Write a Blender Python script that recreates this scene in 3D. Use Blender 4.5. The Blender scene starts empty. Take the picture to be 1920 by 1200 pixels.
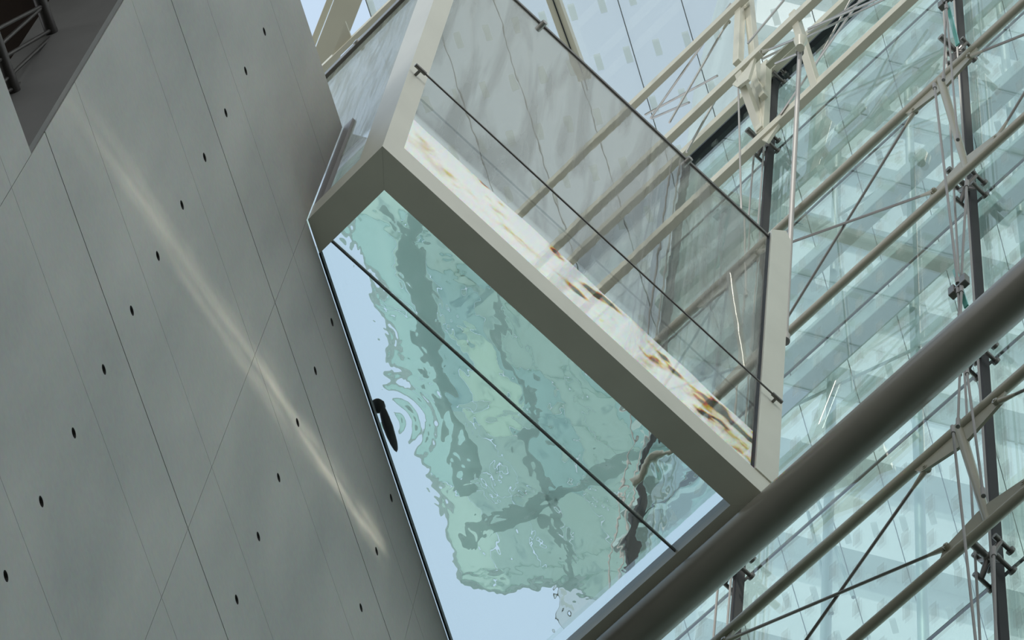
import bpy, bmesh, math, random
from mathutils import Vector, Matrix, noise
random.seed(7)
S = bpy.context.scene
COL = S.collection
CAM_Z = 1.6
F_PX = 7000.0
# camera axes (right, down, forward) measured from the vanishing points of the photograph
RX = Vector((0.72409041, -0.68402616, 0.08832493))
RY = Vector((0.65808437, 0.64687331, -0.38533086))
RZ = Vector((0.20644135, 0.33713964, 0.91854169))
EYE = Vector((0, 0, CAM_Z))

# ------------------------------------------------------------------ camera, sky, sun, exposure
cam_d = bpy.data.cameras.new('camera')
cam = bpy.data.objects.new('camera', cam_d)
COL.objects.link(cam)
m = Matrix((RX, -RY, -RZ)).transposed().to_4x4()
m.translation = EYE
cam.matrix_world = m
cam_d.sensor_width = 36.0
cam_d.lens = 36.0 * F_PX / 1920.0
cam_d.clip_end = 2000
S.camera = cam

W = bpy.data.worlds.new('sky')
S.world = W
W.use_nodes = True
nt = W.node_tree
nt.nodes.clear()
wo = nt.nodes.new('ShaderNodeOutputWorld')
bg = nt.nodes.new('ShaderNodeBackground')
tc = nt.nodes.new('ShaderNodeTexCoord')
sx = nt.nodes.new('ShaderNodeSeparateXYZ')
rp = nt.nodes.new('ShaderNodeValToRGB')
rp.color_ramp.elements[0].position = 0.22
rp.color_ramp.elements[0].color = (1.38, 1.40, 1.46, 1)
rp.color_ramp.elements[1].position = 0.75
rp.color_ramp.elements[1].color = (0.58, 0.73, 0.90, 1)
nz = nt.nodes.new('ShaderNodeTexNoise')
nz.inputs['Scale'].default_value = 3.0
nz.inputs['Detail'].default_value = 5.0
cr = nt.nodes.new('ShaderNodeValToRGB')
cr.color_ramp.elements[0].position = 0.52
cr.color_ramp.elements[0].color = (0, 0, 0, 1)
cr.color_ramp.elements[1].position = 0.75
cr.color_ramp.elements[1].color = (0.6, 0.6, 0.6, 1)
mx = nt.nodes.new('ShaderNodeMix')
mx.data_type = 'RGBA'
mx.inputs[7].default_value = (0.80, 0.84, 0.88, 1)
L = nt.links.new
L(tc.outputs['Generated'], sx.inputs[0])
L(sx.outputs['Z'], rp.inputs[0])
L(tc.outputs['Generated'], nz.inputs['Vector'])
L(nz.outputs['Fac'], cr.inputs[0])
L(cr.outputs[0], mx.inputs[0])
L(rp.outputs[0], mx.inputs[6])
L(mx.outputs[2], bg.inputs['Color'])
bg.inputs['Strength'].default_value = 1.0
L(bg.outputs[0], wo.inputs[0])

SUN_DIR = Vector((-0.45, -0.25, 0.86)).normalized()      # towards the sun
sd = bpy.data.lights.new('sun', 'SUN')
sd.energy = 3.0
sd.angle = math.radians(0.6)
sd.color = (1.0, 0.95, 0.85)
sun = bpy.data.objects.new('sun', sd)
sun.rotation_euler = SUN_DIR.to_track_quat('Z', 'Y').to_euler()
sun.location = (0, 0, 80)
COL.objects.link(sun)

S.view_settings.view_transform = 'Standard'
S.view_settings.look = 'None'
S.view_settings.gamma = 1.0
S.view_settings.exposure = 0.0
S.view_settings.use_curve_mapping = False
S.cycles.max_bounces = 16
S.cycles.transparent_max_bounces = 40
S.cycles.transmission_bounces = 14
S.cycles.glossy_bounces = 8
S.cycles.caustics_reflective = False
S.cycles.caustics_refractive = False
S.cycles.use_denoising = True

# ------------------------------------------------------------------ measuring helpers
def ray(x, y):
    return RX * ((x - 960) / F_PX) + RY * ((y - 600) / F_PX) + RZ
def on_x(x, y, X):
    d = ray(x, y)
    return EYE + d * (X / d.x)
def on_z(x, y, Z):                     # Z above the eye
    d = ray(x, y)
    return EYE + d * (Z / d.z)
def on_plane(x, y, P, n):              # P in world
    d = ray(x, y)
    return EYE + d * ((P - EYE).dot(n) / d.dot(n))
def w(x, y, z):                        # heights measured from the eye
    return Vector((x, y, z + CAM_Z))

# ------------------------------------------------------------------ mesh helpers
class MB:
    def __init__(s):
        s.bm = bmesh.new()
    def box(s, c, size, rot=None, bev=0.0):
        r = bmesh.ops.create_cube(s.bm, size=1.0)
        vs = r['verts']
        M = Matrix.Translation(c) @ (rot.to_4x4() if rot else Matrix.Identity(4)) @ Matrix.Diagonal((*size, 1))
        bmesh.ops.transform(s.bm, matrix=M, verts=vs)
        if bev:
            es = list({e for v in vs for e in v.link_edges})
            bmesh.ops.bevel(s.bm, geom=es, offset=bev, segments=2, affect='EDGES', profile=0.5)
        return s
    def span(s, a, b, bev=0.0):        # axis-aligned box between two corners
        a, b = Vector(a), Vector(b)
        return s.box((a + b) / 2, [abs(b[i] - a[i]) for i in range(3)], bev=bev)
    def bar(s, a, b, wd, ht, up=(0, 0, 1), bev=0.0):
        a, b = Vector(a), Vector(b)
        z = (b - a).normalized()
        x = Vector(up).cross(z).normalized()
        y = z.cross(x)
        return s.box((a + b) / 2, (wd, ht, (b - a).length), Matrix((x, y, z)).transposed(), bev)
    def tube(s, a, b, r, r2=None, n=16, caps=True):
        a, b = Vector(a), Vector(b)
        d = b - a
        q = d.to_track_quat('Z', 'Y').to_matrix().to_4x4()
        M = Matrix.Translation((a + b) / 2) @ q
        bmesh.ops.create_cone(s.bm, cap_ends=caps, segments=n, radius1=r, radius2=r if r2 is None else r2, depth=d.length, matrix=M)
        return s
    def ball(s, c, r, sc=(1, 1, 1)):
        bmesh.ops.create_uvsphere(s.bm, u_segments=16, v_segments=10, radius=r, matrix=Matrix.Translation(c) @ Matrix.Diagonal((*sc, 1)))
        return s
    def plate(s, pts, n, th):          # polygon with thickness along n
        n = Vector(n).normalized()
        lo = [s.bm.verts.new(Vector(p) - n * th / 2) for p in pts]
        hi = [s.bm.verts.new(Vector(p) + n * th / 2) for p in pts]
        k = len(pts)
        s.bm.faces.new(lo[::-1])
        s.bm.faces.new(hi)
        for i in range(k):
            s.bm.faces.new((lo[i], lo[(i + 1) % k], hi[(i + 1) % k], hi[i]))
        return s
    def build(s, name, mat, parent=None, smooth=None):
        bmesh.ops.recalc_face_normals(s.bm, faces=s.bm.faces)
        me = bpy.data.meshes.new(name)
        s.bm.to_mesh(me)
        s.bm.free()
        if mat:
            me.materials.append(mat)
        o = bpy.data.objects.new(name, me)
        COL.objects.link(o)
        if smooth:
            me.polygons.foreach_set('use_smooth', [True] * len(me.polygons))
            me.set_sharp_from_angle(angle=math.radians(smooth))
        if parent:
            o.parent = parent
            o.matrix_parent_inverse = Matrix.Translation(-parent.location)
        return o

def tag(o, label=None, cat=None, group=None, kind=None):
    if label: o['label'] = label
    if cat: o['category'] = cat
    if group: o['group'] = group
    if kind: o['kind'] = kind
    return o
def empty(name, loc, label=None, cat=None, group=None, kind=None):
    o = bpy.data.objects.new(name, None)
    o.location = loc
    o.empty_display_size = 0.2
    COL.objects.link(o)
    return tag(o, label, cat, group, kind)

# ------------------------------------------------------------------ materials
def mat(name):
    ma = bpy.data.materials.new(name)
    ma.use_nodes = True
    t = ma.node_tree
    t.nodes.clear()
    out = t.nodes.new('ShaderNodeOutputMaterial')
    return ma, t, out
def principled(name, col, rough=0.5, metal=0.0, noise_amt=0.0, noise_scale=4.0, spec=0.5, bump=0.0):
    ma, t, out = mat(name)
    b = t.nodes.new('ShaderNodeBsdfPrincipled')
    b.inputs['Roughness'].default_value = rough
    b.inputs['Metallic'].default_value = metal
    b.inputs['Specular IOR Level'].default_value = spec
    t.links.new(b.outputs[0], out.inputs[0])
    if noise_amt:
        c = t.nodes.new('ShaderNodeTexCoord')
        n = t.nodes.new('ShaderNodeTexNoise')
        n.inputs['Scale'].default_value = noise_scale
        n.inputs['Detail'].default_value = 6
        r = t.nodes.new('ShaderNodeMapRange')
        r.inputs['From Min'].default_value = 0.3
        r.inputs['From Max'].default_value = 0.7
        r.inputs['To Min'].default_value = 1 - noise_amt
        r.inputs['To Max'].default_value = 1 + noise_amt
        mu = t.nodes.new('ShaderNodeVectorMath')
        mu.operation = 'SCALE'
        mu.inputs[0].default_value = col
        t.links.new(c.outputs['Object'], n.inputs['Vector'])
        t.links.new(n.outputs['Fac'], r.inputs['Value'])
        t.links.new(r.outputs[0], mu.inputs['Scale'])
        t.links.new(mu.outputs[0], b.inputs['Base Color'])
        if bump:
            bp = t.nodes.new('ShaderNodeBump')
            bp.inputs['Strength'].default_value = bump
            bp.inputs['Distance'].default_value = 0.01
            t.links.new(n.outputs['Fac'], bp.inputs['Height'])
            t.links.new(bp.outputs[0], b.inputs['Normal'])
    else:
        b.inputs['Base Color'].default_value = (*col, 1)
    return ma

def pane_shader(t, tint, tint2=None):
    """transparent + mirror pane whose reflectance follows the same Fresnel law on both faces"""
    geo = t.nodes.new('ShaderNodeNewGeometry')
    ior = t.nodes.new('ShaderNodeMapRange')
    ior.inputs['To Min'].default_value = 1.5
    ior.inputs['To Max'].default_value = 1 / 1.5
    fr = t.nodes.new('ShaderNodeFresnel')
    tr = t.nodes.new('ShaderNodeBsdfTransparent')
    tr.inputs[0].default_value = (*tint, 1)
    gl = t.nodes.new('ShaderNodeBsdfGlossy')
    gl.inputs['Roughness'].default_value = 0.0
    gl.inputs['Color'].default_value = (0.95, 0.97, 0.97, 1)
    mi = t.nodes.new('ShaderNodeMixShader')
    t.links.new(geo.outputs['Backfacing'], ior.inputs['Value'])
    t.links.new(ior.outputs[0], fr.inputs['IOR'])
    t.links.new(fr.outputs[0], mi.inputs[0])
    t.links.new(tr.outputs[0], mi.inputs[1])
    t.links.new(gl.outputs[0], mi.inputs[2])
    return mi, tr, gl, fr

def pane_mat(name, tint):
    ma, t, out = mat(name)
    mi, *_ = pane_shader(t, tint)
    t.links.new(mi.outputs[0], out.inputs[0])
    return ma

def math_node(t, op, a, b=None, c=None):
    n = t.nodes.new('ShaderNodeMath')
    n.operation = op
    for i, v in enumerate((a, b, c)):
        if v is None: continue
        if isinstance(v, (int, float)): n.inputs[i].default_value = v
        else: t.links.new(v, n.inputs[i])
    return n.outputs[0]

def frit_mat(name, tint, ax, ay, pitch_x, pitch_y, fx, fy, stagger, frit_col, frit_amt, haze=0.0, turn=0):
    """clear pane with a printed grid of small dots (flat print)"""
    ma, t, out = mat(name)
    mi, *_ = pane_shader(t, tint)
    c = t.nodes.new('ShaderNodeTexCoord')
    s = t.nodes.new('ShaderNodeSeparateXYZ')
    mp = t.nodes.new('ShaderNodeMapping')
    mp.inputs['Rotation'].default_value = (0, 0, -math.radians(turn))
    t.links.new(c.outputs['Object'], mp.inputs[0])
    t.links.new(mp.outputs[0], s.inputs[0])
    u = math_node(t, 'DIVIDE', s.outputs[ax], pitch_x)
    v = math_node(t, 'DIVIDE', s.outputs[ay], pitch_y)
    cu = math_node(t, 'FLOOR', u)
    v2 = math_node(t, 'ADD', v, math_node(t, 'MULTIPLY', cu, stagger))
    fu = math_node(t, 'FRACT', u)
    fv = math_node(t, 'FRACT', v2)
    mask = math_node(t, 'MULTIPLY', math_node(t, 'LESS_THAN', fu, fx), math_node(t, 'LESS_THAN', fv, fy))
    df = t.nodes.new('ShaderNodeBsdfDiffuse')
    df.inputs[0].default_value = (*frit_col, 1)
    tl = t.nodes.new('ShaderNodeBsdfTranslucent')
    tl.inputs[0].default_value = (*frit_col, 1)
    ad = t.nodes.new('ShaderNodeMixShader')
    ad.inputs[0].default_value = 0.5
    t.links.new(df.outputs[0], ad.inputs[1])
    t.links.new(tl.outputs[0], ad.inputs[2])
    m2 = t.nodes.new('ShaderNodeMixShader')
    amt = math_node(t, 'ADD', math_node(t, 'MULTIPLY', mask, frit_amt), haze)
    t.links.new(amt, m2.inputs[0])
    t.links.new(mi.outputs[0], m2.inputs[1])
    t.links.new(ad.outputs[0], m2.inputs[2])
    t.links.new(m2.outputs[0], out.inputs[0])
    return ma

def translucent(name, back, front):
    ma, t, out = mat(name)
    tl = t.nodes.new('ShaderNodeBsdfTranslucent')
    df = t.nodes.new('ShaderNodeBsdfDiffuse')
    tl.inputs[0].default_value = (*back, 1)
    df.inputs[0].default_value = (*front, 1)
    m1 = t.nodes.new('ShaderNodeMixShader')
    m1.inputs[0].default_value = 0.8
    t.links.new(df.outputs[0], m1.inputs[1])
    t.links.new(tl.outputs[0], m1.inputs[2])
    t.links.new(m1.outputs[0], out.inputs[0])
    return ma
M = {}
M['paint'] = principled('beige_paint', (0.61, 0.605, 0.51), 0.38, 0, 0.04, 3)
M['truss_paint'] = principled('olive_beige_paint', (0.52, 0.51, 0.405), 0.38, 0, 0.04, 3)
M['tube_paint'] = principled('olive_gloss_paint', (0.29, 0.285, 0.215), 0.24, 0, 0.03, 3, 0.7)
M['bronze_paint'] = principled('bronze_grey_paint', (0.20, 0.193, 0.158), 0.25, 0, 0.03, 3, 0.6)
M['mullion'] = principled('black_steel', (0.045, 0.045, 0.045), 0.7, 0.0, spec=0.15)
M['steel'] = principled('brushed_steel', (0.40, 0.39, 0.37), 0.32, 1.0, 0.06, 20)
M['dark_steel'] = principled('dark_steel', (0.16, 0.155, 0.14), 0.35, 0.6, 0.05, 20)
M['black_seal'] = principled('black_seal', (0.012, 0.016, 0.02), 0.5)
M['seal'] = principled('grey_seal', (0.10, 0.11, 0.105), 0.5)
M['railing'] = principled('dark_railing', (0.05, 0.047, 0.043), 0.45, 0.3)
M['rod'] = principled('grey_rod_paint', (0.27, 0.266, 0.25), 0.55, 0, 0.03, 9, 0.3)
M['shaded_concrete'] = principled('shaded_end_concrete', (0.14, 0.138, 0.128), 0.7, 0, 0.08, 3)  # the wall's concrete, darkened in colour for the shade on its end face
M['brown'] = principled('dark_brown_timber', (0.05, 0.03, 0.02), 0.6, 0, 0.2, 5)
M['floor'] = principled('stone_floor', (0.050, 0.048, 0.038), 0.6, 0, 0.1, 2)
M['floor_slab'] = principled('roof_concrete', (0.45, 0.44, 0.41), 0.7, 0, 0.05, 0.5)
M['ceiling'] = translucent('frosted_roof_panels', (0.75, 0.75, 0.72), (0.5, 0.5, 0.47))
M['clear'] = pane_mat('clear_glass', (0.94, 0.965, 0.95))
M['bottom_glass'] = pane_mat('bottom_glass', (0.965, 0.99, 0.985))
M['tower_white'] = principled('tower_white', (0.62, 0.73, 0.72), 0.6, 0, 0.1, 0.3)
M['tower_glass'] = principled('tower_glass', (0.42, 0.53, 0.52), 0.35, 0, 0.2, 0.25)
M['grey_beam'] = translucent('grey_fritted_glass', (0.67, 0.755, 0.745), (0.6, 0.69, 0.68))
M['seal_grey'] = principled('grey_channel', (0.24, 0.23, 0.22), 0.5)
M['reflection_teal'] = principled('reflection_teal_grey', (0.42, 0.53, 0.51), 0.5)
M['fin'] = principled('green_glass_fin', (0.10, 0.36, 0.30), 0.15)
M['dark_object'] = principled('dark_rubber', (0.12, 0.15, 0.16), 0.5)
M['facade_glass'] = frit_mat('facade_glass', (0.88, 0.965, 0.95), 'Y', 'Z', 0.216, 0.50, 0.30, 0.42, 0.37, (0.40, 0.44, 0.40), 0.20, 0.02)
M['roof_glass'] = frit_mat('roof_glass', (0.95, 0.95, 0.95), 'X', 'Y', 0.58, 0.31, 0.30, 0.22, 0.35, (0.50, 0.58, 0.55), 0.35, 0.22, 30)

def concrete():
    ma, t, out = mat('fair_faced_concrete')
    b = t.nodes.new('ShaderNodeBsdfPrincipled')
    b.inputs['Roughness'].default_value = 0.55
    b.inputs['Specular IOR Level'].default_value = 0.35
    c = t.nodes.new('ShaderNodeTexCoord')
    mp = t.nodes.new('ShaderNodeMapping')
    mp.inputs['Rotation'].default_value = (0, 0, -math.radians(30))
    mp.inputs['Scale'].default_value = (1.0, 1.0, 0.35)
    n1 = t.nodes.new('ShaderNodeTexNoise')
    n1.inputs['Scale'].default_value = 1.6
    n1.inputs['Detail'].default_value = 7
    n1.inputs['Roughness'].default_value = 0.55
    n2 = t.nodes.new('ShaderNodeTexNoise')
    n2.inputs['Scale'].default_value = 30
    n2.inputs['Detail'].default_value = 3
    rr = t.nodes.new('ShaderNodeValToRGB')
    rr.color_ramp.elements[0].position = 0.25
    rr.color_ramp.elements[0].color = (0.265, 0.276, 0.256, 1)
    rr.color_ramp.elements[1].position = 0.78
    rr.color_ramp.elements[1].color = (0.405, 0.405, 0.368, 1)
    mm = t.nodes.new('ShaderNodeMix')
    mm.data_type = 'RGBA'
    mm.blend_type = 'OVERLAY'
    mm.inputs[0].default_value = 0.12
    bp = t.nodes.new('ShaderNodeBump')
    bp.inputs['Strength'].default_value = 0.06
    bp.inputs['Distance'].default_value = 0.01
    k = t.links.new
    k(c.outputs['Object'], mp.inputs[0])
    k(mp.outputs[0], n1.inputs['Vector'])
    k(c.outputs['Object'], n2.inputs['Vector'])
    k(n1.outputs['Fac'], rr.inputs[0])
    k(rr.outputs[0], mm.inputs[6])
    k(n2.outputs['Color'], mm.inputs[7])
    k(mm.outputs[2], b.inputs['Base Color'])
    k(n2.outputs['Fac'], bp.inputs['Height'])
    k(bp.outputs[0], b.inputs['Normal'])
    k(b.outputs[0], out.inputs[0])
    return ma
M['concrete'] = concrete()
M['joint'] = principled('joint_dark', (0.06, 0.06, 0.055), 0.8)  # dark colour of the joint backing and the tie holes

def canopy_mat(name, back, front, through):
    ma, t, out = mat(name)
    tl = t.nodes.new('ShaderNodeBsdfTranslucent')
    df = t.nodes.new('ShaderNodeBsdfDiffuse')
    tl.inputs[0].default_value = (*back, 1)
    df.inputs[0].default_value = (*front, 1)
    tr = t.nodes.new('ShaderNodeBsdfTransparent')
    tr.inputs[0].default_value = (*through, 1)
    m1 = t.nodes.new('ShaderNodeMixShader')
    m1.inputs[0].default_value = 0.75
    m2 = t.nodes.new('ShaderNodeMixShader')
    m2.inputs[0].default_value = 0.30
    t.links.new(df.outputs[0], m1.inputs[1])
    t.links.new(tl.outputs[0], m1.inputs[2])
    t.links.new(m1.outputs[0], m2.inputs[1])
    t.links.new(tr.outputs[0], m2.inputs[2])
    t.links.new(m2.outputs[0], out.inputs[0])
    return ma
M['canopy'] = canopy_mat('frosted_aqua_glass', (0.58, 0.69, 0.66), (0.55, 0.68, 0.64), (0.82, 0.93, 0.89))
M['canopy_mint'] = canopy_mat('frosted_mint_glass', (0.66, 0.79, 0.725), (0.6, 0.72, 0.66), (0.86, 0.97, 0.9))
M['canopy_teal'] = canopy_mat('frosted_teal_glass', (0.53, 0.67, 0.655), (0.5, 0.64, 0.62), (0.8, 0.92, 0.91))

def water_mat(name, spread):
    """clear rippled water"""
    ma, t, out = mat(name)
    c = t.nodes.new('ShaderNodeTexCoord')
    n = t.nodes.new('ShaderNodeTexNoise')
    n.inputs['Scale'].default_value = 5.0
    n.inputs['Detail'].default_value = 2.0
    n.inputs['Distortion'].default_value = 0.6
    geo = t.nodes.new('ShaderNodeNewGeometry')
    sp = t.nodes.new('ShaderNodeSeparateXYZ')
    t.links.new(geo.outputs['True Normal'], sp.inputs[0])
    top = math_node(t, 'GREATER_THAN', math_node(t, 'ABSOLUTE', sp.outputs[2]), 0.5)
    bp = t.nodes.new('ShaderNodeBump')
    bp.inputs['Distance'].default_value = 0.004
    t.links.new(math_node(t, 'MULTIPLY', top, 0.5), bp.inputs['Strength'])
    t.links.new(c.outputs['Object'], n.inputs['Vector'])
    t.links.new(n.outputs['Fac'], bp.inputs['Height'])
    prev = None
    for col, ior in (((0.97, 0, 0), 1.333 - spread), ((0, 0.99, 0), 1.333), ((0, 0, 0.99), 1.333 + spread)) if spread else (((0.97, 0.99, 0.99), 1.333),):
        g = t.nodes.new('ShaderNodeBsdfGlass')
        g.inputs['Color'].default_value = (*col, 1)
        g.inputs['Roughness'].default_value = 0.0
        g.inputs['IOR'].default_value = ior
        t.links.new(bp.outputs[0], g.inputs['Normal'])
        if prev is None:
            prev = g.outputs[0]
        else:
            a = t.nodes.new('ShaderNodeAddShader')
            t.links.new(prev, a.inputs[0])
            t.links.new(g.outputs[0], a.inputs[1])
            prev = a.outputs[0]
    t.links.new(prev, out.inputs[0])
    return ma
M['water'] = water_mat('pool_water', 0)
M['water_front'] = water_mat('pool_water_dispersive', 0.009)

def wavy_glass():
    """thick side glass: clear slab with faint run-off waves and a painted streaky haze"""
    ma, t, out = mat('wavy_side_glass')
    k = t.links.new
    c = t.nodes.new('ShaderNodeTexCoord')
    mp = t.nodes.new('ShaderNodeMapping')
    mp.inputs['Scale'].default_value = (2.0, 1.0, 0.7)
    n = t.nodes.new('ShaderNodeTexNoise')
    n.inputs['Scale'].default_value = 2.0
    n.inputs['Detail'].default_value = 2.0
    bp = t.nodes.new('ShaderNodeBump')
    bp.inputs['Strength'].default_value = 0.12
    bp.inputs['Distance'].default_value = 0.003
    g = t.nodes.new('ShaderNodeBsdfGlass')
    g.inputs['Color'].default_value = (0.88, 0.885, 0.86, 1)
    g.inputs['IOR'].default_value = 1.5
    g.inputs['Roughness'].default_value = 0.0
    mp2 = t.nodes.new('ShaderNodeMapping')
    mp2.inputs['Scale'].default_value = (3.0, 1.0, 0.35)
    n2 = t.nodes.new('ShaderNodeTexNoise')
    n2.inputs['Scale'].default_value = 1.6
    n2.inputs['Detail'].default_value = 5.0
    n2.inputs['Distortion'].default_value = 0.8
    rg = t.nodes.new('ShaderNodeMapRange')
    rg.inputs['From Min'].default_value = 0.45
    rg.inputs['From Max'].default_value = 0.62
    rg.inputs['To Min'].default_value = 0.12
    rg.inputs['To Max'].default_value = 0.34
    tl = t.nodes.new('ShaderNodeBsdfTranslucent')
    tl.inputs[0].default_value = (0.60, 0.61, 0.58, 1)
    m1 = t.nodes.new('ShaderNodeMixShader')
    k(c.outputs['Object'], mp.inputs[0])
    k(mp.outputs[0], n.inputs['Vector'])
    k(n.outputs['Fac'], bp.inputs['Height'])
    k(bp.outputs[0], g.inputs['Normal'])
    k(c.outputs['Object'], mp2.inputs[0])
    k(mp2.outputs[0], n2.inputs['Vector'])
    k(n2.outputs['Fac'], rg.inputs['Value'])
    sz = t.nodes.new('ShaderNodeSeparateXYZ')
    k(c.outputs['Object'], sz.inputs[0])
    above = t.nodes.new('ShaderNodeMapRange')           # streaky haze painted for grey reflections, only above the water line
    above.inputs['From Min'].default_value = 20.86 + CAM_Z
    above.inputs['From Max'].default_value = 20.90 + CAM_Z
    k(sz.outputs[2], above.inputs['Value'])
    k(math_node(t, 'MULTIPLY', rg.outputs[0], above.outputs[0]), m1.inputs[0])
    k(g.outputs[0], m1.inputs[1])
    k(tl.outputs[0], m1.inputs[2])
    k(m1.outputs[0], out.inputs[0])
    return ma
M['side_glass'] = wavy_glass()
def streaky_pane():
    ma, t, out = mat('streaky_end_glass')
    mi, *_ = pane_shader(t, (0.96, 0.96, 0.94))
    c = t.nodes.new('ShaderNodeTexCoord')
    mp = t.nodes.new('ShaderNodeMapping')
    mp.inputs['Scale'].default_value = (1.0, 9.0, 1.2)
    mp.inputs['Rotation'].default_value = (0.35, 0, 0)
    n = t.nodes.new('ShaderNodeTexNoise')
    n.inputs['Scale'].default_value = 2.0
    n.inputs['Detail'].default_value = 5.0
    rg = t.nodes.new('ShaderNodeMapRange')
    rg.inputs['From Min'].default_value = 0.40
    rg.inputs['From Max'].default_value = 0.68
    rg.inputs['To Min'].default_value = 0.40
    rg.inputs['To Max'].default_value = 0.70
    tl = t.nodes.new('ShaderNodeBsdfTranslucent')
    tl.inputs[0].default_value = (0.80, 0.78, 0.71, 1)
    m1 = t.nodes.new('ShaderNodeMixShader')
    k = t.links.new
    k(c.outputs['Object'], mp.inputs[0])
    k(mp.outputs[0], n.inputs['Vector'])
    k(n.outputs['Fac'], rg.inputs['Value'])
    sz = t.nodes.new('ShaderNodeSeparateXYZ')
    k(c.outputs['Object'], sz.inputs[0])
    above = t.nodes.new('ShaderNodeMapRange')
    above.inputs['From Min'].default_value = 20.84 + CAM_Z
    above.inputs['From Max'].default_value = 20.95 + CAM_Z
    k(sz.outputs[2], above.inputs['Value'])
    k(math_node(t, 'MULTIPLY', rg.outputs[0], above.outputs[0]), m1.inputs[0])
    k(mi.outputs[0], m1.inputs[1])
    k(tl.outputs[0], m1.inputs[2])
    k(m1.outputs[0], out.inputs[0])
    return ma
M['end_streaky'] = streaky_pane()

# ------------------------------------------------------------------ the setting: ground, concrete wall
tag(MB().span((-40, -40, -0.3), (60, 60, 0)).build('floor', M['floor']), kind='structure')

# unseen atrium roof, frosted to dim sky light, overhead and behind the photographer
tag(MB().span((-30, -14, 39.9), (30, 3.2, 40.0)).build('ceiling', M['ceiling']), kind='structure')
tag(MB().span((-30, -14.4, 0), (30, -14, 19.0)).build('wall_front', M['floor_slab']), kind='structure')
tag(MB().span((-14.4, -14, 0), (-14, 16, 19.0)).build('wall_back', M['floor_slab']), kind='structure')

UA = Vector((math.cos(math.radians(30)), 0.5, 0))          # along the wall
NB = Vector((-0.5, math.cos(math.radians(30)), 0))         # into the wall
W0 = w(3.4174, 7.8422, 20)                                  # where the pool floor meets the wall
def wp(a, z, d=0.0):
    """point of the wall: a along it, z above the pool floor level, d into the wall"""
    return W0 + UA * a + NB * d + Vector((0, 0, z))
WROT = Matrix((UA, NB, Vector((0, 0, 1)))).transposed()

wall = MB()
for a0, a1, z0, z1 in ((-5.5, -2.31, -21.6, -4.42), (-2.31, -0.235, -21.6, 1.57), (-0.235, 6.7, -21.6, -0.02)):
    wall.box(wp((a0 + a1) / 2, (z0 + z1) / 2, 0.03 + 0.21), (a1 - a0, 0.42, z1 - z0), WROT)
wall_left = tag(wall.build('wall_left', M['joint']), kind='structure')

HOLES = [(-1.25, 0.455 - 0.706 * k) for k in range(11)] + [(0.35, -0.22 - 0.708 * k) for k in range(9)] + \
        [(1.51, -0.225 - 0.71 * k) for k in range(9)] + [(2.66, -0.225 - 0.71 * k) for k in range(6)] + [(3.8, -0.225 - 0.71 * k) for k in range(5)] + [(-2.9, -5.2 - 0.71 * k) for k in range(5)]
RH = 0.026
def panel(a0, a1, z0, z1):
    """one cast strip of the wall, tie holes cut through its face"""
    bm = bmesh.new()
    cv = lambda a, z, d: bm.verts.new(wp(a, z, d))
    fr = [cv(a0, z0, 0), cv(a1, z0, 0), cv(a1, z1, 0), cv(a0, z1, 0)]
    bk = [cv(a0, z0, 0.035), cv(a1, z0, 0.035), cv(a1, z1, 0.035), cv(a0, z1, 0.035)]
    edges = [bm.edges.new((fr[i], fr[(i + 1) % 4])) for i in range(4)]
    mine = [h for h in HOLES if a0 + RH < h[0] < a1 - RH and z0 + RH < h[1] < z1 - RH]
    rings = []
    for ha, hz in mine:
        ring = [cv(ha + RH * math.cos(k * math.pi / 7), hz + RH * math.sin(k * math.pi / 7), 0) for k in range(14)]
        edges += [bm.edges.new((ring[k], ring[(k + 1) % 14])) for k in range(14)]
        rings.append((ring, ha, hz))
    if mine:
        bmesh.ops.triangle_fill(bm, use_beauty=True, use_dissolve=False, edges=edges, normal=-NB)
    else:
        bm.faces.new(fr)
    for i in range(4):
        bm.faces.new((fr[i], fr[(i + 1) % 4], bk[(i + 1) % 4], bk[i]))
    me = bpy.data.meshes.new('concrete_panel')
    bm.to_mesh(me)
    bm.free()
    me.materials.append(M['concrete'])
    o = bpy.data.objects.new('concrete_panel', me)
    COL.objects.link(o)
    o.parent = wall_left
    for ring, ha, hz in rings:
        h = bmesh.new()
        lo, hi = [], []
        for k in range(14):
            c_, s_ = RH * math.cos(k * math.pi / 7), RH * math.sin(k * math.pi / 7)
            hi.append(h.verts.new(wp(ha + c_, hz + s_, 0.001)))
            lo.append(h.verts.new(wp(ha + c_ * 0.9, hz + s_ * 0.9, 0.032)))
        for k in range(14):
            h.faces.new((hi[k], hi[(k + 1) % 14], lo[(k + 1) % 14], lo[k]))
        h.faces.new(lo)
        hm = bpy.data.meshes.new('tie_hole')
        h.to_mesh(hm)
        h.free()
        hm.materials.append(M['joint'])
        ho = bpy.data.objects.new('tie_hole', hm)
        COL.objects.link(ho)
        ho.parent = o
    return o

Z_LINES = [(0.83, 1), (-0.56, 1), (-1.27, 3), (-2.0, 1), (-3.41, 1), (-4.11, 3), (-4.835, 1), (-6.26, 1), (-6.97, 3), (-7.7, 1), (-9.12, 1)]
COLS = [(-2.31, -0.225, 1.57), (-0.225, 2.074, -0.02), (2.074, 4.37, -0.02), (4.37, 6.66, -0.02), (-5.4, -2.31, -4.41)]
for a0, a1, top in COLS:
    zs = [(top, 0)] + [q for q in Z_LINES if q[0] < top - 0.1] + [(-21.5, 0)]
    for (zt, gt), (zb, gb) in zip(zs, zs[1:]):
        panel(a0 + 0.0016, a1 - 0.0016, zb + gb * 0.0016, zt - gt * 0.0016)

ep = MB().box(wp(-2.325, -1.42, 0.23), (0.03, 0.45, 5.97), WROT).build('end_panel', M['shaded_concrete'], wall_left)

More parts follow.
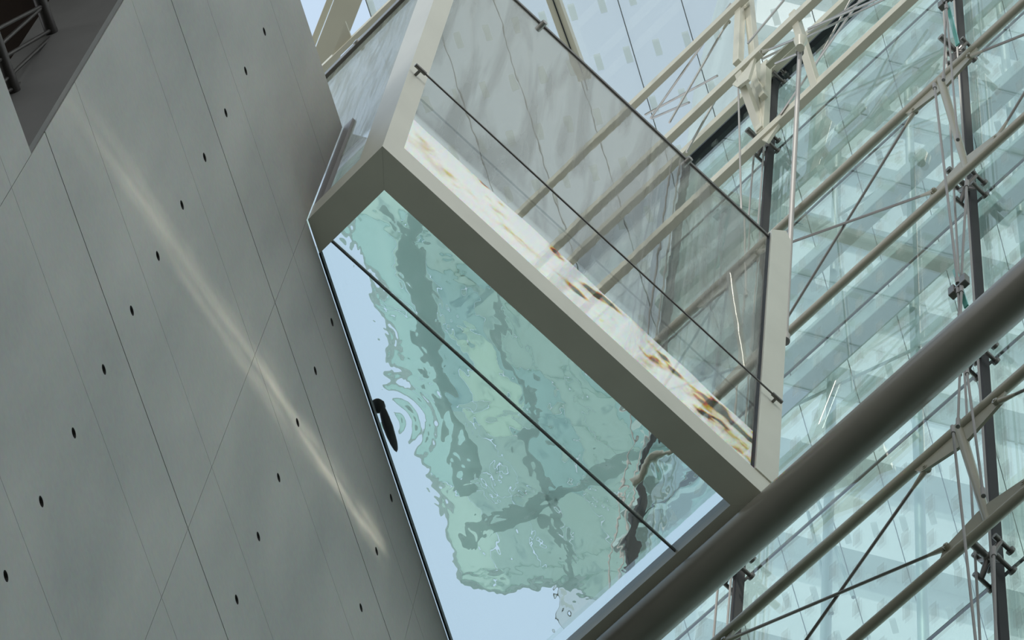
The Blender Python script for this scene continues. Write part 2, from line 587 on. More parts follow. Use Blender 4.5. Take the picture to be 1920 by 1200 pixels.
# recess at the wall's end: soffit, back wall, dark opening, railing
tag(MB().box(wp(-4.0, -1.1, 1.6), (3.4, 3.6, 0.3), WROT).build('ceiling_recess', M['concrete']), kind='structure')
tag(MB().box(wp(-4.0, -3.0, 2.2), (3.4, 0.2, 3.6), WROT).build('wall_recess', M['concrete']), kind='structure')
rl = empty('railing', wp(-2.6, -3.4, 0.3), 'dark round-bar railing in the shadowed recess behind the concrete wall corner', 'railing')
for z, a1 in ((-2.52, -2.08), (-3.41, -2.3)):
    MB().tube(wp(-5.0, z, 0.3), wp(a1, z, 0.3), 0.034).build('rail', M['railing'], rl, 40)
for (a, b) in (((0, 52), (77, 12)), ((0, 85), (75, 17)), ((0, 112), (92, 58)), ((8, 152), (93, 72)), ((17, 170), (112, 113)), ((28, 200), (112, 115))):
    P = wp(0, 0, 0.3)
    p, q = on_plane(*a, P, NB), on_plane(*b, P, NB)
    p = p + (p - q) * 0.3
    MB().tube(p, q, 0.010, n=8).build('bar', M['railing'], rl, 40)
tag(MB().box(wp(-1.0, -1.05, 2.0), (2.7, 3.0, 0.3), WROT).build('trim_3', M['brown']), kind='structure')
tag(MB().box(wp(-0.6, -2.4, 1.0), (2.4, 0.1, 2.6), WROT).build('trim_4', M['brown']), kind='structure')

# ------------------------------------------------------------------ glass pool
X0, X1, Y0, ZB = 3.228, 6.41, 7.087, 20.0
XI0, XI1, YI = 3.418, 6.222, 7.278
YB = 10.55
pool = empty('glass_pool', w(X0, Y0, ZB), 'glass-walled swimming pool in a beige steel frame jutting out from the concrete wall', 'pool')
def wall_y(x):
    return 7.8422 + (x - 3.4174) * math.tan(math.radians(30))
# bottom frame: three steel members, mitred, with the glass seat above
fr = MB()
fr.plate([w(X0, Y0, 20.115), w(X1, Y0, 20.115), w(XI1, YI, 20.115), w(XI0, YI, 20.115)], (0, 0, 1), 0.23)
fr.build('front_beam', M['paint'], pool)
fr = MB()
fr.plate([w(X0, Y0 + .001, 20.115), w(XI0, YI + .001, 20.115), w(XI0, wall_y(XI0) - .003, 20.115), w(X0, wall_y(X0) - .003, 20.115)], (0, 0, 1), 0.23)
fr.build('side_beam', M['paint'], pool)
fr = MB()
fr.plate([w(X1, Y0 + .001, 20.115), w(X1, wall_y(X1) - .003, 20.115), w(XI1, wall_y(XI1) - .003, 20.115), w(XI1, YI + .001, 20.115)], (0, 0, 1), 0.23)
fr.build('end_beam', M['paint'], pool)
# posts
MB().span(w(X0, Y0, 20.23), w(X0 + .134, Y0 + .24, 25.2)).build('corner_post', M['paint'], pool)
pb = MB()
pb.plate([w(6.225, Y0, 20.23), w(X1, Y0, 20.23), w(X1, Y0, 24.25), w(6.36, Y0, 24.36), w(6.225, Y0, 24.14)], (0, 1, 0), 0.02)
pb.span(w(X1 - .02, Y0 + .01, 20.23), w(X1, Y0 + .19, 24.2))
pb.build('end_post', M['paint'], pool)
# floor glass, two sheets with a dark joint
g1 = MB()
g1.span(w(XI0 - .03, YI - .03, 20.045), w(XI1 + .03, 7.741, 20.085))
g1.build('floor_glass', M['bottom_glass'], pool)
g2 = MB()
g2.plate([w(XI0 - .03, 7.757, 20.065), w(XI1 + .03, 7.757, 20.065), w(XI1 + .03, wall_y(XI1) + .1, 20.065), w(XI0 - .03, wall_y(XI0) + .1, 20.065)], (0, 0, 1), 0.04)
g2.build('floor_glass', M['bottom_glass'], pool)
MB().span(w(XI0 - .03, 7.7445, 20.04), w(XI1 + .1, 7.7535, 20.07)).build('joint_seal', M['seal'], pool)
ed = MB()
ed.bar(w(XI0, wall_y(XI0) - .008, 20.02), w(XI1, wall_y(XI1) - .008, 20.02), 0.012, 0.05)
ed.build('wall_gasket', M['black_seal'], pool)
# side glass
MB().span(w(X0 + .134, Y0 + .02, 20.23), w(6.235, Y0 + .06, 24.06)).build('front_glass', M['side_glass'], pool)
MB().span(w(X0 + .02, Y0 + .24, 20.23), w(X0 + .045, wall_y(X0) + 1.2, 23.9)).build('side_glass', M['end_streaky'], pool)
MB().span(w(6.33, Y0 + .19, 20.23), w(6.355, 10.4, 21.05)).build('end_glass', M['clear'], pool)
# seals and channel
MB().span(w(6.222, Y0 + .004, 20.23), w(6.236, Y0 + .065, 24.1)).build('post_seal', M['black_seal'], pool)
MB().span(w(X0 + .002, wall_y(X0) - .085, 20.235), w(X0 + .03, wall_y(X0) - .004, 21.6)).build('wall_channel', M['seal_grey'], pool)
# handrails with small clamps
hr = MB()
hr.span(w(X0 + .13, Y0 + .012, 24.05), w(6.24, Y0 + .065, 24.085), 0.006)
hrail = hr.build('handrail', M['dark_steel'], pool)
hs = MB()
hs.span(w(X0 - .006, Y0 + .24, 23.84), w(X0 + .066, 8.9, 23.94), 0.006)
hs.build('handrail', M['dark_steel'], pool)
for px, py in ((1017, 50), (1290, 311)):
    q = on_plane(px, py, w(0, Y0, 0), Vector((0, 1, 0)))
    MB().tube((q.x, Y0 - .02, CAM_Z + 24.03), (q.x, Y0 + .09, CAM_Z + 24.03), 0.022).build('rail_clamp', M['steel'], pool, 40)
q = on_x(663, 97, X0)
MB().tube((X0 - .02, q.y, CAM_Z + 23.87), (X0 + .08, q.y, CAM_Z + 23.87), 0.022).build('rail_clamp', M['steel'], pool, 40)
# taut bar across the glass, with its end fittings
yb_ = Y0 - .05
a = on_plane(786, 131, w(0, yb_, 0), Vector((0, 1, 0)))
b = on_plane(1459, 745, w(0, yb_, 0), Vector((0, 1, 0)))
b.z = a.z = (a.z + b.z) / 2
cb = MB().tube(a, b, 0.0065, n=10).build('guard_cable', M['dark_steel'], pool, 40)
for e, sg in ((a, 1), (b, -1)):
    f = MB()
    f.tube(e - UA * 0 - Vector((sg * .035, 0, 0)), e + Vector((sg * .05, 0, 0)), 0.013)
    f.tube(e + Vector((sg * .01, 0, 0)), e + Vector((sg * .01, .05, 0)), 0.010)
    f.build('cable_clamp', M['dark_steel'], cb, 40)

# water
DIP = on_z(722, 800, 20.0) + Vector((0.15, 0.24, 0.80))     # where the dark shape touches the surface
def water_height(x, y):
    p = Vector((x, y, 0))
    h = 0.008 * noise.noise(p * 1.3 + Vector((3, 1, 0))) + (0.0030 + 0.016 * math.exp(-((y - 7.1) / 0.35) ** 2) + 0.003 * math.exp(-((x - 5.0) / 0.7) ** 2 - ((y - 8.1) / 0.5) ** 2)) * noise.noise(p * 3.1 + Vector((0, 7, 2))) + (0.0009 + 0.0035 * math.exp(-((y - 7.1) / 0.35) ** 2) + 0.0012 * math.exp(-((x - 5.0) / 0.7) ** 2 - ((y - 8.1) / 0.5) ** 2)) * noise.noise(p * 8.0 + Vector((5, 0, 4)))
    r = math.hypot(x - DIP.x, y - DIP.y)             # rings spreading from the dark shape by the wall
    h += 0.0013 * math.exp(-(r / 0.30) ** 2) * math.sin(r * 75)
    return h
bm = bmesh.new()
wx0, wx1, wy0, wy1 = X0 + .055, 6.30, Y0 + .075, YB
zb, zt = 20.09 + CAM_Z, 20.86 + CAM_Z
NX, NY = 200, 220
gx = [wx0 + (wx1 - wx0) * i / NX for i in range(NX + 1)]
gy = [wy0 + (wy1 - wy0) * j / NY for j in range(NY + 1)]
top = [[bm.verts.new((x, y, zt + water_height(x, y))) for y in gy] for x in gx]
for i in range(NX):
    for j in range(NY):
        f = bm.faces.new((top[i][j], top[i + 1][j], top[i + 1][j + 1], top[i][j + 1]))
        f.smooth = True
def skirt(line):
    n_ = [Vector(v.co) for v in line]
    return n_
bot = [bm.verts.new((x, y, zb)) for x, y in ((wx0, wy0), (wx1, wy0), (wx1, wy1), (wx0, wy1))]
bm.faces.new(bot[::-1])
def side(verts, b0, b1):
    return bm.faces.new([b0, b1] + verts[::-1])
side([top[i][0] for i in range(NX + 1)], bot[0], bot[1]).material_index = 1
side([top[NX][j] for j in range(NY + 1)], bot[1], bot[2])
side([top[NX - i][NY] for i in range(NX + 1)], bot[2], bot[3])
side([top[0][NY - j] for j in range(NY + 1)], bot[3], bot[0])
bmesh.ops.recalc_face_normals(bm, faces=bm.faces)
me = bpy.data.meshes.new('pool_water')
bm.to_mesh(me)
bm.free()
me.materials.append(M['water'])
me.materials.append(M['water_front'])
me.set_sharp_from_angle(angle=math.radians(40))
wtr = bpy.data.objects.new('pool_water', me)
COL.objects.link(wtr)
tag(wtr, 'rippling clear water filling the glass-walled pool', 'water', kind='stuff')
# dark shape dipping into the water by the wall
fl = MB()
c0 = DIP
fl.ball((0, 0, 0), 1, (0.17, 0.030, 0.035))
fl.ball((-0.15, 0.02, 0.01), 1, (0.05, 0.045, 0.035))
bmesh.ops.transform(fl.bm, matrix=Matrix.Translation(c0) @ WROT.to_4x4(), verts=fl.bm.verts)
tag(fl.build('float', M['dark_object'], None, 60), 'dark rounded object dipping into the pool water beside the concrete wall', 'float')

# basin behind the wall: the rim that holds the water over the wall's top
bs = MB()
bs.plate([w(X0 + .02, wall_y(X0 + .02) + .1, 20.03), w(6.6, wall_y(6.6) + .1, 20.03), w(6.6, 12.6, 20.03), w(X0 + .02, 12.6, 20.03)], (0, 0, 1), 0.05)
tag(bs.build('trim_1', M['concrete']), kind='structure')
tag(MB().span(w(X0, YB + .02, 20.0), w(6.6, YB + .3, 20.80)).build('trim_2', M['concrete']), kind='structure')

# ------------------------------------------------------------------ the big round beam under the pool's end
bt = empty('round_beam', w(6.38, 6.8, 19.86), 'thick beige round steel beam passing under the end of the pool', 'beam')
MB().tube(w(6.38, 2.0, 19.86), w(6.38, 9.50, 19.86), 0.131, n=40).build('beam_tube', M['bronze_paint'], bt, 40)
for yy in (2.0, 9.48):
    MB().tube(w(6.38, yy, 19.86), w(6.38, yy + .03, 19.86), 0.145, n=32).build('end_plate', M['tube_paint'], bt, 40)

# ------------------------------------------------------------------ trusses inside the glass facade
NODES = [6.14 + 2.3 * k for k in (-2, -1, 0, 1, 2)]
def fork(p, q, parent):
    """fork end of a tie rod: tapered body and pin"""
    d = (q - p).normalized()
    f = MB()
    f.tube(p + d * .02, p + d * .16, 0.020, 0.010, n=12)
    f.tube(p - Vector((.022, 0, 0)), p + Vector((.022, 0, 0)), 0.022, n=14)
    f.tube(p - Vector((.028, 0, 0)), p + Vector((.028, 0, 0)), 0.010, n=10)
    f.build('fork_end', M['tube_paint'], parent, 40)
def tube_truss(xt, zt_, xb, zb_, label, y0, y1, dy=0.0):
    t = empty('truss', w(xt, 6.2, zt_), label, 'truss')
    T = lambda y: w(xt, y, zt_)
    B = lambda y: w(xb, y, zb_)
    v = (B(0) - T(0)).normalized()
    nrm = v.cross(Vector((0, 1, 0)))
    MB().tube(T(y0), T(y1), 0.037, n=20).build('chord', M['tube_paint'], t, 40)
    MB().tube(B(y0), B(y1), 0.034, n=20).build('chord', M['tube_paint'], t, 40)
    Y = Vector((0, 1, 0))
    for yn in NODES:
        if not y0 < yn < y1: continue
        MB().tube(T(yn), B(yn), 0.034, 0.028, n=18).build('post', M['tube_paint'], t, 40)
        MB().plate([T(yn - .40), T(yn + .40), T(yn + .33) + v * .10, T(yn + .05) + v * .17, T(yn - .05) + v * .17, T(yn - .33) + v * .10], nrm, 0.02).build('gusset', M['tube_paint'], t)
        MB().plate([B(yn - .40), B(yn - .33) - v * .10, B(yn - .05) - v * .16, B(yn + .05) - v * .16, B(yn + .33) - v * .10, B(yn + .40)], nrm, 0.02).build('gusset', M['tube_paint'], t)
    for k in range(len(NODES) - 1):
        a_, b_ = NODES[k], NODES[k + 1]
        if a_ < y0 or b_ > y1: continue
        off = nrm * .012
        for p, q in ((T(a_ + .30) + v * .08 + off, B(b_ - .30) - v * .08 + off), (B(a_ + .30) - v * .08 - off, T(b_ - .30) + v * .08 - off)):
            r = MB().tube(p, q, 0.0105, n=10).build('tie_rod', M['dark_steel'], t, 40)
            fork(p, q, r)
            fork(q, p, r)
    return t
tube_truss(7.0, 27.0, 7.23, 25.47, 'slender round-tube truss with crossed tie rods behind the pool end post', 1.0, 9.6)
tube_truss(7.0, 20.57, 7.21, 19.57, 'slender round-tube truss with crossed tie rods below the thick round beam', 1.0, 9.6)

# upper truss of square box sections
ut = empty('box_truss', w(7.0, 6.5, 30.9), 'sunlit beige truss of square box sections along the top of the glass facade', 'truss')
def box_bar(name, a, b, s_, parent, up=(0, 0, 1), h_=None):
    return MB().bar(a, b, s_, h_ or s_, up, 0.004).build(name, M['truss_paint'], parent)
for x, z, s_, ye in ((7.0, 34.4, .065, 12.6), (7.0, 32.15, .07, 11.5), (7.3, 30.88, .075, 11.2), (7.44, 33.22, .065, 11.5)):
    box_bar('chord', w(x, 2.5, z), w(x, ye, z), s_, ut, (0, 0, 1), .16)
for pa, pb_, xa, xb in (((1489, 26), (1532, 166), 7.0, 7.3), ((1388, 140), (1428, 250), 7.0, 7.3), ((1398, -60), (1428, 246), 7.05, 7.28), ((1437, 120), (1431, 250), 7.2, 7.3), ((1389, -20), (1384, 120), 7.05, 7.05)):
    box_bar('post', on_x(*pa, xa), on_x(*pb_, xb), .075, ut, (0, 1, 0))
for pa, pb_, x in (((1440, 124), (1492, 76), 7.15), ((1432, 182), (1412, 135), 7.2)):
    box_bar('strut', on_x(*pa, x), on_x(*pb_, x), .06, ut, (0, 1, 0))
pl = MB()
n7 = Vector((1, 0, .2)).normalized()
for pts in (((1375, 160), (1405, 125), (1420, 100), (1405, 150), (1385, 165)), ):
    pl.plate([on_x(*p, 7.0) for p in pts], n7, .03)
pl.build('gusset', M['truss_paint'], ut)
MB().plate([on_x(*p, 7.3) for p in ((1425, 262), (1480, 195), (1468, 225), (1440, 268))], n7, .03).build('gusset', M['truss_paint'], ut)
for pa, pb_, x in (((1370, 7), (1220, 222), 7.1), ((1365, 40), (1255, 230), 7.1), ((1345, 142), (1210, 215), 7.15), ((1292, 192), (1222, 222), 7.15), ((1350, 172), (1287, 285), 7.1), ((1655, -20), (1515, 60), 7.2), ((1672, -8), (1430, 110), 7.25), ((1640, -40), (1463, 215), 7.25), ((1600, -10), (1525, 130), 7.3), ((1470, 0), (1402, 82), 7.0), ((1430, 98), (1490, 74), 6.92), ((1454, 119), (1497, 100), 6.95), ((1516, 54), (1660, -8), 6.95)):
    p, q = on_x(*pa, x), on_x(*pb_, x)
    r = MB().tube(p, q, 0.011, n=10).build('tie_rod', M['steel'], ut, 40)
    if pa in ((1365, 40), (1350, 172), (1430, 98)):
        fork(p, q, r)
ballp = on_x(1501, 76, 6.85)
jt = MB()
jt.ball(ballp, .060, (1, 1, 1.0))
jt.tube(ballp - Vector((0, 0, .17)), ballp, .034, .060, n=20)
jt.tube(ballp - Vector((0, 0, .20)), ballp - Vector((0, 0, .16)), .038, n=20)
jt.build('hanger_socket', M['truss_paint'], ut, 50)

# ------------------------------------------------------------------ hanger rods
def rod(pa, pb_, x, r, label, mt='rod', group=None):
    p, q = on_x(*pa, x), on_x(*pb_, x)
    t = empty('hanger_rod', q, label, 'rod', group)
    MB().tube(p, q, r, n=12).build('rod', M[mt], t, 40)
    d = (p - q).normalized()
    for e, sg in ((p, -1), (q, 1)):
        MB().tube(e, e + d * sg * .10, r * 1.7, n=12).build('end_socket', M[mt], t, 40)
    return t
rod((1500, 92), (1472, 640), 6.9, .021, 'thick bright steel hanger rod under the ball socket of the upper truss')
rod((1776, -30), (1769, 150), 6.8, .0085, 'thin steel hanger rod above the middle truss, nearest its gusset')
rod((1774, 10), (1796, 262), 6.8, .0085, 'thin steel hanger rod slanting behind the middle truss from the dark clip')
rod((1752, 158), (1796, 532), 6.8, .0095, 'thin steel hanger rod from the middle truss post down to the dark clip')
rod((1813, 340), (1802, 532), 6.9, .0095, 'thin steel hanger rod from the lower node of the middle truss to the dark clip')
rod((1796, 540), (1800, 600), 6.8, .0085, 'short steel rod end below the dark clip above the thick beam, left one')
rod((1803, 536), (1801, 600), 6.8, .0085, 'short steel rod end below the dark clip above the thick beam, right one')
rod((1786, 800), (1832, 1225), 6.8, .0085, 'thin steel hanger rod from the lowest truss post down across its rods')
rod((1812, 690), (1844, 930), 6.9, .0085, 'thin steel hanger rod behind the lowest truss beside the thick beam')
rod((1863, 1027), (1868, 1230), 6.9, .0085, 'thin steel hanger rod below the lower node of the lowest truss')
rod((1800, 690), (1796, 800), 6.9, .0085, 'short steel hanger rod between the thick beam and the lowest truss')
rod((1384, 150), (1394, 560), 7.0, .009, 'thin steel hanger rod beside the corner node of the upper box truss')
# clip that gathers two rods, and the green glass fins
ck = on_x(1798, 538, 6.8)
cl = MB()
cl.box(ck + Vector((0, .05, 0)), (.05, .05, .12), bev=.006)
cl.box(ck + Vector((0, -.05, .02)), (.05, .05, .12), bev=.006)
cl.box(ck, (.03, .10, .03), bev=.004)
tag(cl.build('rod_clip', M['dark_steel']), 'small dark two-block clip joining two hanger rods above the thick beam', 'clip')
ck = on_x(1775, 2, 6.8)
cl = MB()
cl.box(ck + Vector((0, .05, 0)), (.05, .05, .12), bev=.006)
cl.box(ck + Vector((0, -.05, .02)), (.05, .05, .12), bev=.006)
cl.box(ck, (.03, .10, .03), bev=.004)
tag(cl.build('rod_clip', M['dark_steel']), 'small dark two-block clip on the hanger rods above the middle truss', 'clip')
for pa, pb_, lab in (((1776, 6), (1796, 84), 'green glass strip hanging below the clip above the middle truss'), ((1790, 505), (1812, 575), 'green glass strip running past the clip above the thick beam')):
    p, q = on_x(*pa, 6.85), on_x(*pb_, 6.85)
    fo = MB().bar(p, q, .035, .012, (1, 0, 0), .002)
    tag(fo.build('glass_strip', M['fin']), lab, 'glass strip')

# ------------------------------------------------------------------ glass facade
XF = 7.6
FY = [1.8, 4.09, 6.38, 8.68, 9.9]
FZ = [-1.58, 4.3, 7.4, 10.5, 13.6, 16.7, 19.80, 22.93, 25.95, 29.08, 31.42, 33.4]
facade = empty('wall_right', w(XF, 6.4, -1.58), kind='structure')
proto = None
for i in range(len(FY) - 1):
    for j in range(len(FZ) - 1):
        MB().span(w(XF - .011, FY[i] + .009, FZ[j] + .009), w(XF + .011, FY[i + 1] - .009, FZ[j + 1] - .009)).build('glass_pane', M['facade_glass'], facade)
for z in FZ[4:-1]:
    MB().span(w(XF - .008, FY[0], z - .010), w(XF + .008, FY[-1], z + .010)).build('joint_seal', M['seal'], facade)
for y in FY:
    MB().span(w(XF - .09, y - .017, -1.5), w(XF - .012, y + .017, 33.3)).build('mullion', M['mullion'], facade)
    MB().tube(w(XF - .19, y + .05, -1.5), w(XF - .19, y + .05, 33.3), .0085, n=8).build('mullion_rod', M['rod'], facade, 40)
    MB().tube(w(XF - .17, y - .055, -1.5), w(XF - .17, y - .055, 33.3), .0085, n=8).build('mullion_rod', M['rod'], facade, 40)
MB().span(w(XF - .06, FY[0], 33.4), w(XF + .06, FY[-1], 33.52)).build('parapet_edge', M['black_seal'], facade)

def spider(y, z, label):
    t = empty('spider_bracket', w(XF - .12, y, z), label, 'bracket', 'spider brackets of the glass facade')
    c = w(XF - .13, y, z)
    bd = MB()
    bd.tube(c - Vector((.20, 0, 0)), c + Vector((.03, 0, 0)), .030, .022, n=14)
    bd.ball(c, .036)
    bd.build('hub', M['dark_steel'], t, 50)
    for sy in (-1, 1):
        for sz in (-1, 1):
            e = c + Vector((.02, sy * .085, sz * .13))
            am = MB()
            am.tube(c, e, .024, .017, n=10)
            am.build('arm', M['dark_steel'], t, 50)
            bo = MB()
            bo.tube(e - Vector((.05, 0, 0)), e + Vector((.085, 0, 0)), .015, n=10)
            bo.tube(e + Vector((.075, 0, 0)), e + Vector((.095, 0, 0)), .030, n=16)
            bo.tube(e - Vector((.055, 0, 0)), e - Vector((.02, 0, 0)), .020, n=10)
            bo.build('bolt', M['dark_steel'], t, 40)
    return t
for y, z, lab in ((6.36, 29.08, 'dark steel spider bracket above the middle truss, on the mullion right of the post'),
                  (6.36, 25.98, 'dark steel spider bracket beside the lower node of the middle truss'),
                  (6.38, 22.93, 'dark steel spider bracket half hidden by the thick beam, right of the lowest truss post'),
                  (6.38, 19.84, 'dark steel spider bracket beside the lower node of the lowest truss'),
                  (8.67, 22.95, 'dark steel spider bracket tucked under the thick beam near the pool end'),
                  (8.69, 31.42, 'dark steel spider bracket just below the corner node of the upper box truss'),
                  (8.67, 33.25, 'dark steel spider bracket at the black edge where the facade meets the roof')):
    spider(y, z, lab)

# ------------------------------------------------------------------ roof glazing and roof beams
ZR = 36.0
roof = empty('roof_glazing', w(6.0, 9.0, ZR), kind='structure')
ro = on_z(1052, 40, ZR)
R2 = Matrix((UA, NB, Vector((0, 0, 1)))).transposed()
for k in range(-3, 8):                                  # strips running along the wall direction
    c_ = ro - NB * (0.62 * k + 0.31)
    MB().box(c_ + UA * 2.2, (14.0, 0.612, .03), R2).build('roof_pane', M['roof_glass'], roof)
    MB().box(c_ + UA * 2.2 + NB * .31, (14.0, 0.007, .03), R2).build('pane_seal', M['seal'], roof)
rb = empty('roof_edge_beam', on_z(1052, 40, 35.8), 'olive beige roof edge beam with a dotted seam beside the sky glazing', 'beam')
p0, p1 = on_z(1028, -30, 35.8), on_z(1082, 120, 35.8)
MB().bar(p0 + (p0 - p1) * 2, p1 + (p1 - p0) * 0.2, .13, .16, (0, 0, 1), .004).build('beam_body', M['truss_paint'], rb)
sm = MB()
dd = (p1 - p0)
for k in range(60):
    c_ = p0 + dd * (k / 45.0) + Vector((0, 0, -.083)) + NB * -.005
    sm.box(c_, (.02, .012, .008), R2)
tag(sm.build('seam_studs', M['black_seal'], rb), kind='stuff')

# beams glimpsed between the wall top and the pool's left rail
tb = empty('roof_beam', on_z(640, 60, 33.5), 'broad pale box beam seen above the concrete wall top', 'beam')
MB().bar(on_z(676, -60, 33.5), on_z(560, 240, 33.5), .25, .12, (0, 0, 1), .004).build('beam_body', M['truss_paint'], tb)
tb = empty('roof_beam', on_z(615, 40, 33.9), 'narrow beige beam beside the concrete wall top, left of the broad box beam', 'beam')
MB().bar(on_z(650, -80, 33.9), on_z(560, 150, 33.9), .06, .2, (0, 0, 1), .004).build('beam_body', M['truss_paint'], tb)
tb = empty('roof_beam', on_z(690, 50, 32.5), 'slim beige beam running just above the dark left handrail', 'beam')
MB().bar(on_z(790, -50, 32.5), on_z(590, 142, 32.5), .05, .10, (0, 0, 1), .004).build('beam_body', M['truss_paint'], tb)
MB().plate([on_z(*p, 32.5) for p in ((622, 105), (648, 40), (660, 72))], (0, 0, 1), .03).build('bracket', M['truss_paint'], tb)

# frosted canopy above the pool, seen through its water
cpy = empty('roof_canopy', on_z(960, 760, 34.0), kind='structure')
cp = [on_z(*p, 34.0) for p in ((655, 360), (868, 1062), (1180, 1112), (1420, 930), (1200, 740), (735, 300))]
cq = [cp[0], cp[1], (cp[2] + cp[3]) / 2, cp[4] * .5 + cp[5] * .5]
random.seed(11)
for i in range(6):
    for j in range(4):
        def bl(u_, v_):
            return (cp[0] * (1 - u_) + cp[5] * .25 * u_ + cp[4] * .75 * u_) * (1 - v_) + (cp[1] * (1 - u_) + (cp[2] * .45 + cp[3] * .55) * u_) * v_
        e_ = .004
        q4 = [bl(i / 6 + e_, j / 4 + e_), bl((i + 1) / 6 - e_, j / 4 + e_), bl((i + 1) / 6 - e_, (j + 1) / 4 - e_), bl(i / 6 + e_, (j + 1) / 4 - e_)]
        MB().plate(q4, (0, 0, 1), .04).build('canopy_pane', random.choice([M['canopy'], M['canopy'], M['canopy_mint'], M['canopy_teal']]), cpy)
# corner wedges of the canopy
MB().plate([cp[0], bl(1, 0), cp[5]], (0, 0, 1), .04).build('canopy_pane', M['canopy'], cpy)
MB().plate([bl(1, 1), cp[3], cp[4], bl(1, 0)], (0, 0, 1), .04).build('canopy_pane', M['canopy_teal'], cpy)
MB().plate([cp[1], cp[2], bl(1, 1)], (0, 0, 1), .04).build('canopy_pane', M['canopy'], cpy)
for a_, b_, wd in (((750, 360), (890, 900), .22), ((1340, 760), (880, 990), .14), ((930, 520), (1080, 1100), .10)):
    MB().bar(on_z(*a_, 33.9), on_z(*b_, 33.9), wd, .08).build('canopy_beam', M['grey_beam'], cpy)
MB().bar(on_z(653, 360, 33.95), on_z(866, 1060, 33.95), .05, .10).build('canopy_edge', M['grey_beam'], cpy)
MB().bar(on_z(866, 1062, 33.95), on_z(1180, 1112, 33.95), .05, .10).build('canopy_edge', M['grey_beam'], cpy)

# ------------------------------------------------------------------ bars added outside the glass in place of truss bands reflected in it
of = empty('reflection_bars', w(9.2, 6.0, 25.0), 'pale teal bars added outside the glass facade for its reflected bands', 'frame')
def zx(px, py, X):
    return on_x(px, py, X).z
XO = 9.2
for px, py, hh in ((1640, 140, .34), (1820, 225, .30), (1590, 640, .30), (1700, 470, .10), (1500, 330, .14)):
    z = zx(px, py, XO)
    MB().span((XO - .08, 0.5, z - hh / 2), (XO + .08, 12.2, z + hh / 2), .01).build('rail_beam', M['reflection_teal'], of)
for px, py in ((1712, 500), (1560, 700), (1905, 300)):
    q = on_x(px, py, XO + .2)
    MB().tube((q.x, q.y, 0), (q.x, q.y, 40), .045, n=14).build('column', M['reflection_teal'], of, 40)
for pa, pb_ in (((1560, 500), (1545, 700)), ((1530, 430), (1740, 300)), ((1640, 330), (1760, 120)), ((1490, 760), (1745, 640)), ((1515, 960), (1560, 1150)), ((1600, 1120), (1530, 930))):
    MB().tube(on_x(*pa, XO + .2), on_x(*pb_, XO + .2), .016, n=8).build('brace_rod', M['reflection_teal'], of, 40)

# ------------------------------------------------------------------ tower outside the facade
TN = Vector((0.5, math.cos(math.radians(30)), 0))
TU = Vector((math.cos(math.radians(30)), -0.5, 0))
TR = Matrix((TU, TN, Vector((0, 0, 1)))).transposed()
def tp(u, z, d=0.0):
    return TU * u + TN * (27.4 + d) + Vector((0, 0, z))
tw = empty('tower', tp(13, 0, 5), 'pale tower with white floor bands standing outside beyond the glass facade', 'building')
MB().box(tp(13, 55, 5), (16.4, 10, 110), TR).build('body', M['tower_glass'], tw)
for k in range(26):
    MB().box(tp(13, 14 + 3.8 * k, -.1), (16.6, .5, 2.1), TR).build('floor_band', M['tower_white'], tw)

# ------------------------------------------------------------------ spot lamp added in place of sun thrown back by the facade on to the concrete
GL = Vector((0.85, -0.45, 0.30)).normalized()
mid = wp(0.1, -1.85)
ld = bpy.data.lights.new('glint_stand_in', 'SPOT')
lo_ = bpy.data.objects.new('glint_stand_in', ld)
lo_.location = mid + GL * 4.2
zax = GL
s0, s1 = wp(-1.97, -3.33), wp(2.13, -0.3)
xax = (s1 - s0)
xax = (xax - zax * xax.dot(zax)).normalized()
yax = zax.cross(xax)
lo_.matrix_world = Matrix.Translation(lo_.location) @ Matrix((xax, yax, zax)).transposed().to_4x4()
COL.objects.link(lo_)
ld.energy = 480
ld.spot_size = math.radians(60)
ld.spot_blend = 0.3
ld.shadow_soft_size = 0.02
ld.color = (1.0, 0.93, 0.78)
ld.use_nodes = True
t = ld.node_tree
t.nodes.clear()
out = t.nodes.new('ShaderNodeOutputLight')
em = t.nodes.new('ShaderNodeEmission')
c = t.nodes.new('ShaderNodeTexCoord')
sp = t.nodes.new('ShaderNodeSeparateXYZ')
t.links.new(c.outputs['Normal'], sp.inputs[0])
gx_ = math_node(t, 'DIVIDE', sp.outputs[0], sp.outputs[2])
gy_ = math_node(t, 'DIVIDE', sp.outputs[1], sp.outputs[2])
cv = t.nodes.new('ShaderNodeCombineXYZ')
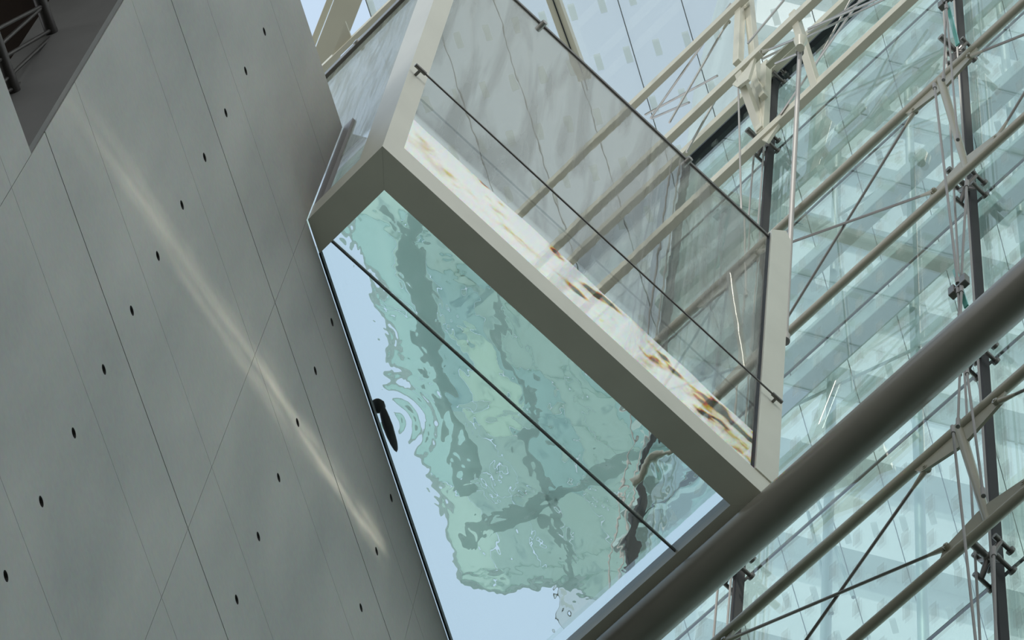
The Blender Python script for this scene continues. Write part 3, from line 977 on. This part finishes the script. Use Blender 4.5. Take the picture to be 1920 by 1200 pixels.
t.links.new(gx_, cv.inputs[0])
t.links.new(gy_, cv.inputs[1])
n1 = t.nodes.new('ShaderNodeTexNoise')
n1.inputs['Scale'].default_value = 5.0
n1.inputs['Detail'].default_value = 3.0
t.links.new(cv.outputs[0], n1.inputs['Vector'])
wob = math_node(t, 'MULTIPLY', math_node(t, 'SUBTRACT', n1.outputs['Fac'], 0.5), 0.06)
d_ = math_node(t, 'DIVIDE', math_node(t, 'ADD', gy_, wob), 0.028)
core = math_node(t, 'EXPONENT', math_node(t, 'MULTIPLY', math_node(t, 'MULTIPLY', d_, d_), -1.0))
d2 = math_node(t, 'DIVIDE', math_node(t, 'ADD', gy_, wob), 0.05)
halo = math_node(t, 'MULTIPLY', math_node(t, 'EXPONENT', math_node(t, 'MULTIPLY', math_node(t, 'MULTIPLY', d2, d2), -1.0)), 0.3)
n2 = t.nodes.new('ShaderNodeTexNoise')
mp = t.nodes.new('ShaderNodeMapping')
mp.inputs['Scale'].default_value = (5, 40, 1)
n2.inputs['Scale'].default_value = 1.0
n2.inputs['Detail'].default_value = 3.0
t.links.new(cv.outputs[0], mp.inputs[0])
t.links.new(mp.outputs[0], n2.inputs['Vector'])
mod = t.nodes.new('ShaderNodeMapRange')
mod.inputs['From Min'].default_value = 0.35
mod.inputs['From Max'].default_value = 0.7
mod.inputs['To Min'].default_value = 0.15
mod.inputs['To Max'].default_value = 1.0
t.links.new(n2.outputs['Fac'], mod.inputs['Value'])
ax = math_node(t, 'ABSOLUTE', gx_)
endf = t.nodes.new('ShaderNodeMapRange')
endf.inputs['From Min'].default_value = 0.40
endf.inputs['From Max'].default_value = 0.52
endf.inputs['To Min'].default_value = 1.0
endf.inputs['To Max'].default_value = 0.0
t.links.new(ax, endf.inputs['Value'])
st = math_node(t, 'MULTIPLY', math_node(t, 'MULTIPLY', math_node(t, 'ADD', core, halo), mod.outputs[0]), endf.outputs[0])
t.links.new(st, em.inputs['Strength'])
t.links.new(em.outputs[0], out.inputs[0])
bpy.context.view_layer.update()
